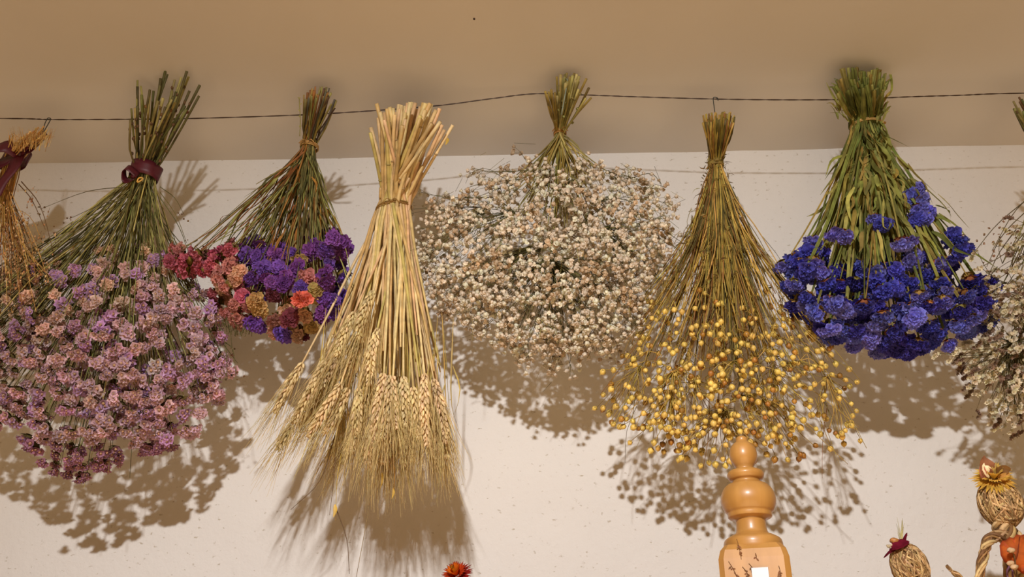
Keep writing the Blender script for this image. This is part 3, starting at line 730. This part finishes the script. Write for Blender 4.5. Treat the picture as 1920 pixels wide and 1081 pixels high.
# ------------------------------------------------------------------ sea lavender, cut by the right edge
def sea_lavender():
    T = at(1972, 300, BY)
    root = thing('sea_lavender_bunch', T, 'airy hanging bunch of whitish dried sea lavender cut off by the right edge', 'dried flowers')
    poly = [(1850, 470), (1900, 430), (1980, 420), (2080, 470), (2110, 640), (2060, 760), (1960, 815), (1890, 800), (1850, 770), (1815, 720), (1790, 665), (1835, 620), (1845, 560)]
    pts = scatter(poly, 560, .12, .009, .55, dens=lambda x, y: .25 if y < 530 else 1)
    for x, y in [(1765, 662), (1785, 668), (1800, 655), (1805, 672), (1840, 640), (1830, 770), (1850, 520), (1832, 470), (1838, 500), (1900, 410)]: pts.append((x, y, at(x, y, BY-.09)))
    tw = Soup(); sp = []; hub = T+np.array([0, 0, -.2]); nodes = [T+(random.choice(pts)[2]-T)*rnd(.45, .8) for _ in range(60)]; NN = np.array(nodes)
    for x, y, p in pts:
        nd = NN[int(np.argmin(np.sum((NN-p)**2, axis=1)))]; c0 = s2l((236, 224, 194)) if random.random() < .75 else s2l((150, 124, 104))
        tube(tw, spline([nd, (nd+p)/2+jit(.008), p], 5), np.linspace(.0008, .0005, 5), vary(s2l((104, 92, 52)), .15), 3, False)
        d = unit(unit(p-hub)+np.array([-.3, -.2, -.1])+jit(.4)); L = rnd(.012, .026); S = Soup(); side = unit(np.array([rnd(-1, 1), -1, rnd(-.6, .2)]))
        P = spline([p, p+d*L*.5+side*L*.15, p+d*L], 5); tube(S, P, .0006, s2l((120, 104, 60)), 3, False); m = int(L/.0024)
        for k in range(m):
            t = k/max(1, m-1)*4; q = P[min(3, int(t))]*(1-(t-min(3, int(t))))+P[min(4, int(t)+1)]*(t-min(3, int(t)))
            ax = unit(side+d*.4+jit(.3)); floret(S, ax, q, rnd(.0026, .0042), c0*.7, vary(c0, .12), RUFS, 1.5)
        sp.append((S, p[1]))
    parts(sp, 'flower_spike', M_PETAL, root)
    st = []
    for i in range(60):
        u, v = disc(); tie = T+np.array([u*.013, v*.013, 0]); top = at(1945+u*48, rnd(178, 215), 1.53+v*.02) if i < 34 else tie+np.array([0, 0, .02])
        S = Soup(); tube(S, stem_path(top, tie, nodes[i], 14, .1, .005), np.linspace(.0021, .0007, 14), vary(random.choice([G_OL, G_DK, BRN]), .15), 5); st.append((S, tie[1]))
    parts(st, 'stem', M_STEM, root)
    for (a, m, b) in [((1930, 370), (1870, 420), (1825, 475)), ((1930, 390), (1880, 440), (1850, 500)), ((1940, 360), (1900, 400), (1860, 470)), ((1950, 400), (1890, 470), (1840, 500)), ((1905, 430), (1870, 480), (1835, 560)), ((1870, 500), (1850, 530), (1838, 590))]:
        tube(tw, spline([at(*a, BY-.03), at(*m, BY-.05), at(*b, BY-.07)], 8), np.linspace(.001, .0006, 8), s2l((100, 88, 60)), 4)
        for k in range(7): q = at(*b, BY-.07)+(at(*a, BY-.03)-at(*b, BY-.07))*rnd(0, .6)+jit(.006); floret(tw, unit(jit(1)), q, .0026, BRN, vary(s2l((150, 118, 92)), .2), RUFS)
    tw.build('twigs', M_STEM, root, kind='stuff')
    wraps('raffia_tie', T, .0155, .015, .003, 3, TWINE, root, M_RAFF, .0014)
BY = 1.630; sea_lavender()

# ------------------------------------------------------------------ golden grass bunch with bow, cut by the left edge
def grass_bunch():
    T = at(28, 300, BY)
    root = thing('grass_bunch', T, 'hanging bunch of wispy golden grass with large burgundy bow, cut off by left edge', 'dried grass')
    GO = [s2l((228, 186, 108)), s2l((210, 160, 84)), s2l((232, 198, 132)), s2l((186, 132, 66))]
    st = []; tw = Soup()
    for i in range(64):
        u, v = disc(); tie = T+np.array([u*.018-.004, v*.016, rnd(-.01, .01)]); top = at(56+u*38, rnd(236, 262)+(14 if u < 0 else 0), 1.53+v*.02)
        e = at(-5+u*22+rnd(-14, 14), rnd(360, 430), BY+v*.03); S = Soup()
        tube(S, stem_path(top, tie, e, 10, .1, .002), np.linspace(.0013, .0008, 10), vary(random.choice(GO), .12), 4); st.append((S, tie[1]))
    parts(st, 'stem', M_STRAW, root)
    for i in range(120):   # feathery fibres at the cut end
        u = rnd(-1, 1); a = at(58+u*34, rnd(250, 285), 1.52); b = at(60+u*44+rnd(-6, 6), rnd(236, 262), 1.515); tube(tw, [a, b], [.0006, .0002], vary(random.choice(GO), .1), 3, False)
    ends = []
    for i in range(95):    # thin straying stems
        u, v = disc(); a = at(5+u*18, rnd(345, 390), BY+v*.02); m = at(5+u*60+rnd(-12, 12), rnd(420, 470), BY+v*.06); b = at(0+u*130+rnd(-20, 20), rnd(480, 600), BY+v*.1)
        P = spline([a, m, b], 9); ends.append(P); tube(tw, P, np.linspace(.0009, .0004, 9), vary(random.choice(GO+[BRN, BRN]), .15), 3, False)
    for (a, m, b) in [((40, 340), (75, 385), (100, 470)), ((35, 345), (60, 375), (85, 430)), ((95, 500), (40, 530), (-10, 575)), ((110, 480), (50, 520), (-20, 545))]:
        P = spline([at(*a, BY-.03), at(*m, BY-.03), at(*b, BY-.04)], 9); ends.append(P); tube(tw, P, np.linspace(.0011, .0005, 9), BRN, 4)
    tw.build('fine_stems', M_STRAW, root, kind='stuff')
    sd = []
    for P in ends:
        for k in range(9):
            q = P[random.randint(2, 8)]+jit(.008); S = Soup(); S.add(random.choice(POM)*rnd(.0012, .0026)*np.array([.8, .8, 1.4])+q, ICO_F, vary(random.choice([s2l((190, 140, 90)), s2l((150, 100, 60)), s2l((205, 165, 120))]), .15))
            tube(S, [q, q+np.array([0, 0, .008])+jit(.002)], .0003, BRN, 3, False); sd.append((S, q[1]))
    parts(sd, 'seed_head', M_STRAW, root)
    S = Soup()   # bow: band, two loops, tail
    P = [T+np.array([.026*math.cos(a), .022*math.sin(a), .006*math.cos(a)]) for a in np.linspace(0, 2*math.pi, 25)]
    band(S, P, [(0.25, 0, 1)]*25, .013, .0006, BURG); S.build('ribbon', M_RIB, root)
    K = at(36, 288, BY-.035); S = Soup()
    band(S, spline([K, K+np.array([.022, -.016, .018]), at(76, 256, BY-.045), at(83, 246, BY-.03), at(72, 262, BY-.02), K+np.array([.01, 0, .004])], 24), [(-.6, .15, .6)]*24, [.009]+[.0135]*22+[.008], .0006, BURG)
    S.build('ribbon_loop', M_RIB, root)
    S = Soup(); band(S, spline([K, K+np.array([-.02, -.018, .006]), at(-18, 288, BY-.05), at(-25, 310, BY-.03), at(5, 305, BY-.03), K+np.array([-.008, 0, -.006])], 24), [(.1, .2, 1)]*24, [.009]+[.016]*22+[.008], .0006, BURG)
    S.build('ribbon_loop', M_RIB, root)
    S = Soup(); band(S, spline([K, at(25, 315, BY-.045), at(2, 345, BY-.05), at(-12, 372, BY-.05)], 16), [(.8, .1, .45)]*16, .014, .0006, BURG); S.build('ribbon_tail', M_RIB, root)
    S = Soup(); S.add(random.choice(POM)*np.array([.0085, .007, .0105])+K, ICO_F, BURG*.7); S.build('ribbon_knot', M_RIB, root)
BY = 1.600; grass_bunch()

# ------------------------------------------------------------------ hooks
def hook(pts, label, r=.001, col=(40, 48, 46)):
    S = Soup(); tube(S, spline(pts, 22), r, s2l(col), 6); o = S.build('wire_hook', M_METAL)
    tagit(o, label, 'hook'); return o
Wp = at(1340, 185.5, WIRE_Y)
hook([Wp+np.array([.006, -.003, -.006]), Wp+np.array([.005, -.002, .001]), Wp+np.array([0, -.001, .0035]), Wp+np.array([-.0035, -.002, -.002]), at(1340, 208, 1.572), at(1342, 228, 1.566)], 'small dark wire hook holding the flax bunch on the wire')
Wp = at(92, 224, WIRE_Y)
hook([at(80, 246, 1.545), at(84, 232, 1.57), Wp+np.array([-.003, -.001, .0025]), Wp+np.array([.002, 0, .003]), Wp+np.array([.004, -.002, -.004]), at(86, 240, 1.56), at(81, 250, 1.548)], 'dark looped wire hook beside the burgundy bow at the left edge')
Wp = at(1062, 177, WIRE_Y)
hook([Wp+np.array([-.006, .004, -.008]), Wp+np.array([-.005, .002, .003]), Wp+np.array([0, 0, .006]), Wp+np.array([.004, -.003, 0]), at(1058, 152, 1.535), at(1064, 150, 1.51), at(1060, 175, 1.52), at(1053, 215, 1.53)], 'grey green wire hook among the cut stems of the gypsophila bunch', .0014, (120, 130, 110))

# ------------------------------------------------------------------ turned wooden post
def lathe(S, prof, cx, cy, n, col=(1, 1, 1)):
    V = [(cx+r*math.cos(2*math.pi*j/n), cy+r*math.sin(2*math.pi*j/n), z) for r, z in prof for j in range(n)]
    Fs = [(q*n+j, q*n+(j+1) % n, (q+1)*n+(j+1) % n, (q+1)*n+j) for q in range(len(prof)-1) for j in range(n)]
    Fs.append(tuple(range(n))[::-1]); Fs.append(tuple((len(prof)-1)*n+j for j in range(n)))
    return S.add(V, Fs, col)
def post():
    PY = 1.24
    c = at(1405, 955, PY); cx = c[0]; ppm = np.linalg.norm(at(1406, 955, PY)-c)/3.846   # metres per reading unit
    def z(yz): return at(1300+430/3.846, 800+yz/3.846, PY)[2]
    rd = [(26, 68), (42, 82), (46, 105), (70, 125), (92, 155), (101, 195), (98, 232), (80, 268), (66, 292), (70, 310), (112, 318), (131, 335), (134, 355), (122, 378), (104, 388),
          (106, 404), (150, 425), (182, 465), (197, 512), (194, 560), (175, 605), (160, 622), (158, 640), (152, 655), (120, 662), (108, 680), (108, 730), (118, 770), (160, 792), (196, 815), (206, 838), (208, 862), (206, 890), (190, 925)]
    root = thing('newel_post', (cx, PY, FLOOR), 'turned honey coloured wooden post with ball finial standing in front of the flax', 'post')
    root_loc = np.array([cx, PY, FLOOR])
    prof = [(r*ppm, z(y)) for r, y in rd]
    # smooth the profile
    P = spline([np.array([r, zz, 0]) for r, zz in prof], 130); prof = [(max(.001, p[0]), p[1]) for p in P]
    S = Soup(); lathe(S, prof, cx, PY, 48); S.build('finial', M_WOOD, root)
    zt = z(912); h = 240*ppm; ch = 38*ppm; S = Soup(); rot = math.radians(-14); ring = []
    base = [(-h+ch, -h), (h-ch, -h), (h, -h+ch), (h, h-ch), (h-ch, h), (-h+ch, h), (-h, h-ch), (-h, -h+ch)]
    lv = [(.8, zt+.006), (.93, zt-.001), (1.0, zt-.012), (1.0, FLOOR)]
    V = []
    for s, zz in lv:
        for x, y in base: V.append((cx+s*(x*math.cos(rot)-y*math.sin(rot)), PY+s*(x*math.sin(rot)+y*math.cos(rot)), zz))
    Fs = [(q*8+j, (q+1)*8+j, (q+1)*8+(j+1) % 8, q*8+(j+1) % 8) for q in range(3) for j in range(8)]+[tuple(range(8)), tuple(24+j for j in range(8))[::-1]]
    S.add(V, Fs, (1, 1, 1)); S.build('square_shaft', M_WOOD, root, smooth=False)
    # white plate let into the front face and thin dark sprig-shaped marks on it
    d = np.array([math.sin(rot), -math.cos(rot), 0]); t = np.array([math.cos(rot), math.sin(rot), 0]); f0 = np.array([cx, PY, 0])+d*h
    def face(px, py):
        k = CMN@np.array([(px-W/2)/F, -(py-H/2)/F, -1.0]); s = np.dot(f0, d)/np.dot(k, d); return k*s
    q = [face(1408, 1063), face(1441, 1063)]; S = Soup(); w = np.linalg.norm(q[1]-q[0])/2; cc = (q[0]+q[1])/2
    V = []
    for dz, dd in ((0, .001), (0, .0035)):
        for sx, sz in ((-1, 0), (1, 0), (1, -1), (-1, -1)): V.append(cc+t*w*sx*(1 if dd < .002 else .94)+np.array([0, 0, 1])*sz*.07-np.array([0, 0, .001])*(dd > .002)+d*dd)
    S.add(V, [(4, 5, 6, 7), (0, 1, 5, 4), (1, 2, 6, 5), (2, 3, 7, 6), (3, 0, 4, 7)], s2l((228, 222, 224))); S.build('white_plate', M_PLATE, root, smooth=False, label='white rectangular plate')
    S = Soup()
    for (x0, y0, x1, y1, nl) in [(1381, 1010, 1390, 1048, 7), (1366, 1052, 1381, 1080, 6), (1392, 1062, 1404, 1080, 6), (1416, 1036, 1418, 1046, 4), (1404, 1056, 1411, 1066, 4), (1460, 1060, 1463, 1080, 9), (1412, 1068, 1413, 1078, 3)]:
        a, b = face(x0, y0)+d*.0006, face(x1, y1)+d*.0006; tube(S, spline([a, (a+b)/2+t*.0008, b], 5), .0004, s2l((120, 78, 42)), 3)
        for k in range(nl):
            p = a+(b-a)*rnd(.3, 1); e = p+t*rnd(-.004, .004)+np.array([0, 0, rnd(-.005, .001)]); strip(S, [p, (p+e)/2, e], [.0003, .0011, .0002], vary(s2l((128, 84, 50)), .15), d, .05)
    S.build('sprig_marks', M_LEAF, root, kind='stuff')
M_PLATE = mat_plant('white_plate', .3, 0, 30, .04, .5)
post()

# ------------------------------------------------------------------ shelf below the frame, raffia figures
SZ = .15
S = Soup(); box(S, (-1.3, 1.42, SZ-.025), (1.4, WALL_Y-.002, SZ)); o = S.build('wooden_shelf', M_SHELF, smooth=False)
tagit(o, 'long brown wooden shelf on the wall under the raffia figures', 'shelf')
RAF = [s2l((200, 168, 118)), s2l((182, 148, 100)), s2l((210, 178, 130)), s2l((158, 122, 78)), s2l((128, 96, 60))]
def raffia_ball(C, rx, rz, tiltv, n=190):
    S = Soup(); ax = unit(tiltv); R = frame(ax, 0)
    S.add((ICO_V*np.array([rx*.93, rx*.93, rz*.95]))@R.T+C, ICO_F, s2l((120, 88, 52)))
    for k in range(n):
        nrm = unit(RNG.normal(0, 1, 3)*np.array([1, 1, .55])); F2 = frame(nrm); a0 = rnd(0, 6.28); ln = rnd(1.4, 3.4); P = []
        off = rnd(-.45, .45)
        for j in range(12):
            a = a0+ln*j/11; v = F2@np.array([math.cos(a), math.sin(a), off]); v = unit(v); P.append(C+R@(v*np.array([rx, rx, rz]))*(1+rnd(0, .03)))
        tube(S, P, rnd(.0013, .0025), vary(random.choice(RAF), .14), 5, True, .35, rnd(0, 3))
    return S
def raffia_rope(S, pts, r0, r1, n=40, strands=9):
    P = spline(pts, n); R = np.linspace(r0, r1, n); T_ = np.gradient(P, axis=0)
    tube(S, P, R*.75, s2l((120, 88, 52)), 8)
    for s in range(strands):
        Q = []
        for i in range(n):
            fr = frame(T_[i], 0); a = 6.28*s/strands+i*.3*(1 if s % 3 else -1); rr = R[i]*(.78+.05*(s % 3)); Q.append(P[i]+fr[:, 0]*rr*math.cos(a)+fr[:, 1]*rr*math.sin(a))
        tube(S, Q, R*rnd(.2, .34), vary(random.choice(RAF), .14), 6)
    return S
def strawflower(C, axis, r, cols, n=3, tips=None):
    S = Soup(); R = frame(axis, 0)
    for layer in range(4):
        m = 20+layer*6; el = math.radians(78-layer*24)
        for k in range(m):
            a = 2*math.pi*k/m+layer*.3+rnd(-.08, .08); d = R@np.array([math.cos(a)*math.cos(el), math.sin(a)*math.cos(el), math.sin(el)])
            L = r*(.62+.12*layer)*rnd(.9, 1.1); b = C+d*r*.12; e = C+d*L+R[:, 2]*r*.1*(2-layer); nn = R[:, 2]
            c = vary(cols[layer % len(cols)], .08); cc = np.repeat([c, c, c*.95, (tips if tips is not None else c)*1.0], 3, axis=0)
            strip(S, spline([b, (b+e)/2+R[:, 2]*r*.06, e], 4), np.array([.5, .9, .7, .06])*r*.1, cc, nn, .35)
    return S
def tall_doll():
    HY = 1.52; C = at(1876, 944, HY)
    root = thing('raffia_figure', at(1900, 1100, HY)*np.array([1, 1, 0])+np.array([0, 0, SZ]), 'tall raffia figure with wrapped egg shaped head and yellow strawflower crown', 'figure')
    raffia_ball(C, .031, .037, (-.25, 0, 1)).build('head', M_RAFF, root)
    S = Soup(); raffia_rope(S, [at(1873, 975, HY), at(1880, 992, HY), at(1893, 1006, HY), at(1908, 1040, HY), at(1912, 1100, HY), np.array([at(1912, 1100, HY)[0], HY, SZ])], .012, .024)
    S.build('body', M_RAFF, root)
    S = Soup(); raffia_rope(S, [at(1896, 1004, HY), at(1876, 1003, HY-.01), at(1857, 1009, HY-.012), at(1847, 1028, HY-.012), at(1841, 1055, HY-.01), at(1836, 1090, HY-.01), at(1840, 1125, HY)], .009, .0058); S.build('arm', M_RAFF, root)
    F0 = at(1863, 900, HY-.012)
    strawflower(F0, (-.15, -.7, .6), .034, [s2l((250, 228, 150)), s2l((246, 212, 110)), s2l((240, 200, 92)), s2l((230, 184, 80))]).build('strawflower', M_PETAL, root, label='golden yellow strawflower')
    S = Soup()
    for (b, m, e, w, c) in [((1850, 893), (1845, 872), (1846, 853), .009, (140, 90, 58)), ((1868, 885), (1858, 872), (1850, 858), .007, (150, 98, 66)), ((1856, 892), (1848, 878), (1847, 866), .008, (250, 232, 190)), ((1870, 888), (1884, 880), (1896, 878), .008, (136, 92, 40)), ((1845, 898), (1841, 880), (1842, 868), .006, (176, 110, 86)), ((1872, 898), (1885, 892), (1893, 886), .006, (190, 140, 70))]:
        strip(S, spline([at(*b, HY-.022), at(*m, HY-.03), at(*e, HY-.03)], 7), np.array([.5, .9, 1, .9, .7, .4, .03])*w, s2l(c), (0, -1, 0), .35)
    S.build('crown_leaf', M_LEAF, root, label='brown and cream pointed dried leaves')
tall_doll()
def small_doll():
    HY = 1.52; C = at(1706, 1062, HY)
    root = thing('raffia_figure', np.array([C[0], HY, SZ]), 'small raffia figure at bottom with burgundy petal on its wrapped head', 'figure')
    raffia_ball(C, .026, .034, (-.2, 0, 1)).build('head', M_RAFF, root)
    S = Soup(); raffia_rope(S, [C-np.array([0, 0, .03]), C-np.array([0, 0, .06]), np.array([C[0], HY, SZ])], .012, .024); S.build('body', M_RAFF, root)
    S = Soup()
    raffia_rope(S, [at(1774, 1059, HY-.03), at(1785, 1070, HY-.03), at(1800, 1084, HY-.03), at(1806, 1110, HY-.02), at(1760, 1140, HY-.01), at(1712, 1130, HY)], .002, .008, 40, 7); S.build('arm', M_RAFF, root)
    PT = s2l((122, 24, 48)); S = Soup(); Y = HY-.01
    strip(S, spline([at(1668, 1032, Y), at(1682, 1026, Y-.006), at(1696, 1018, Y-.004), at(1704, 1014, Y)], 8), np.array([.2, .7, 1, 1, .9, .7, .4, .1])*.0095, PT, (0, -.7, .7), .5)
    strip(S, spline([at(1678, 1028, Y), at(1668, 1034, Y-.004), at(1657, 1045, Y)], 6), np.array([.8, 1, .8, .6, .5, .2])*.003, PT*.6, (0, -1, 0), .3)
    strip(S, spline([at(1693, 1020, Y), at(1696, 1008, Y), at(1701, 998, Y)], 6), np.array([.8, 1, .9, .7, .5, .1])*.0035, PT*.8, (.4, -1, 0), .3)
    S.build('petal', M_PETAL, root, label='burgundy curled petal')
    S = Soup(); b = at(1677, 1013, Y); S.add(random.choice(POM)*np.array([.007, .006, .005])+b, ICO_F, s2l((176, 120, 66))); tube(S, [b, at(1688, 1025, Y)], .001, s2l((215, 190, 150)), 5)
    S.build('seed_ball', M_SEED, root, label='small brown seed ball')
    S = Soup()
    for k in range(5): S.add(random.choice(POM)*rnd(.0018, .003)+at(1667+rnd(-3, 8), 1024+rnd(-5, 3), Y), ICO_F, s2l((230, 214, 180)))
    S.build('white_flower', M_PETAL, root, label='tiny cream flowers')
    S = Soup()
    for k in range(16): a = at(1690+rnd(-2, 2), 1016, Y); e = at(1689+rnd(-9, 7), rnd(966, 1000), Y); tube(S, spline([a, (a+e)/2+jit(.001), e], 5), np.linspace(.0007, .0002, 5), vary(s2l((188, 180, 120)), .1), 3)
    S.build('grass_tuft', M_STRAW, root, kind='stuff')
small_doll()
def orange_leaf():
    Y = 1.47; S = Soup(); K = at(1897, 1052, Y)
    root = thing('orange_leaf_sprig', np.array([at(1905, 1150, Y)[0], Y, SZ]), 'serrated rust orange dried leaf in bottom right corner beside the tall raffia figure', 'dried leaf')
    out = [(1874, 1022), (1879, 1013), (1886, 1012), (1893, 1006), (1900, 1008), (1906, 1001), (1914, 1003), (1922, 1000), (1934, 1006), (1946, 1014), (1952, 1030), (1950, 1050), (1942, 1066), (1930, 1076), (1917, 1075), (1908, 1068), (1899, 1062), (1890, 1057), (1882, 1052), (1876, 1040)]
    n = len(out); V = [at(1910, 1036, Y-.018)]; Cc = [s2l((196, 100, 40))]
    for s, dy in ((.5, -.016), (.82, -.006), (1, 0), (1.0, .0012), (.5, -.0148)):
        for i, (x, y) in enumerate(out):
            px, py = 1910+(x-1910)*s, 1036+(y-1036)*s; V.append(at(px, py, Y+dy+(.006*math.sin(i*1.9) if s > .7 else 0))); Cc.append(vary(s2l((198, 96, 36)) if s < .9 else s2l((170, 66, 36)), .08))
    V.append(at(1910, 1036, Y-.0168)); Cc.append(s2l((180, 90, 40)))
    Fs = [(0, 1+i, 1+(i+1) % n) for i in range(n)]
    for q in range(4): Fs += [(1+q*n+i, 1+(q+1)*n+i, 1+(q+1)*n+(i+1) % n, 1+q*n+(i+1) % n) for i in range(n)]
    Fs += [(1+5*n, 1+4*n+(i+1) % n, 1+4*n+i) for i in range(n)]
    S.add(V, Fs, Cc); S.build('leaf', M_LEAF, root)
    S = Soup(); tube(S, spline([at(1912, 1006, Y-.01), at(1908, 1036, Y-.021), at(1900, 1060, Y-.008)], 8), .0009, s2l((150, 66, 30)), 5); S.build('midrib', M_LEAF, root)
    for x, y in ((1896, 1031), (1894, 1055), (1902, 1062)):
        S = Soup(); S.add(random.choice(POM)*np.array([.0058, .005, .0044])+at(x, y, Y-.028), ICO_F, s2l((232, 200, 160))); tube(S, spline([at(x, y, Y-.026), at(x+6, y+12, Y-.02), at(1908, 1090, Y-.005)], 6), .0009, s2l((150, 120, 80)), 4); S.build('bud', M_PETAL, root, label='small cream bud')
    S = Soup()
    for dx in (-4, 6): tube(S, spline([at(1897+dx, 1060, Y-.005), at(1894+dx, 1085, Y), np.array([at(1905+dx, 1120, Y)[0], Y, SZ])], 8), .0016, s2l((110, 70, 96)), 5)
    S.build('stem', M_STEM, root)
orange_leaf()
def orange_strawflower():
    Y = 1.5; C = at(858, 1080, Y); root = thing('strawflower', np.array([C[0], Y, SZ]), 'orange and yellow strawflower head with dark red tips at the bottom edge', 'dried flower')
    S = strawflower(C, (-.35, -.7, .55), .027, [s2l((240, 160, 30)), s2l((232, 120, 26)), s2l((206, 70, 24)), s2l((150, 34, 26))], tips=s2l((120, 40, 30)))
    S.build('flower_head', M_PETAL, root)
    S = Soup(); tube(S, spline([C, C-np.array([-.004, 0, .05]), np.array([C[0], Y, SZ])], 8), .002, G_OL, 6); S.build('stem', M_STEM, root)
orange_strawflower()
# tiny dark fly-like speck on the ceiling
k = CMN@np.array([(889-W/2)/F, -(35-H/2)/F, -1.0]); p = k*(ZC/k[2]); S = Soup(); S.add(ICO_V*np.array([.0022, .003, .0012])+p-np.array([0, 0, .0008]), ICO_F, s2l((60, 40, 28)))
o = S.build('nail_head', M_METAL); tagit(o, 'tiny dark nail head on the ceiling above the wheat and gypsophila', 'nail')
print('FACES', sum(len(o.data.polygons) for o in bpy.data.objects if o.type == 'MESH'), 'OBJ', len(bpy.data.objects))
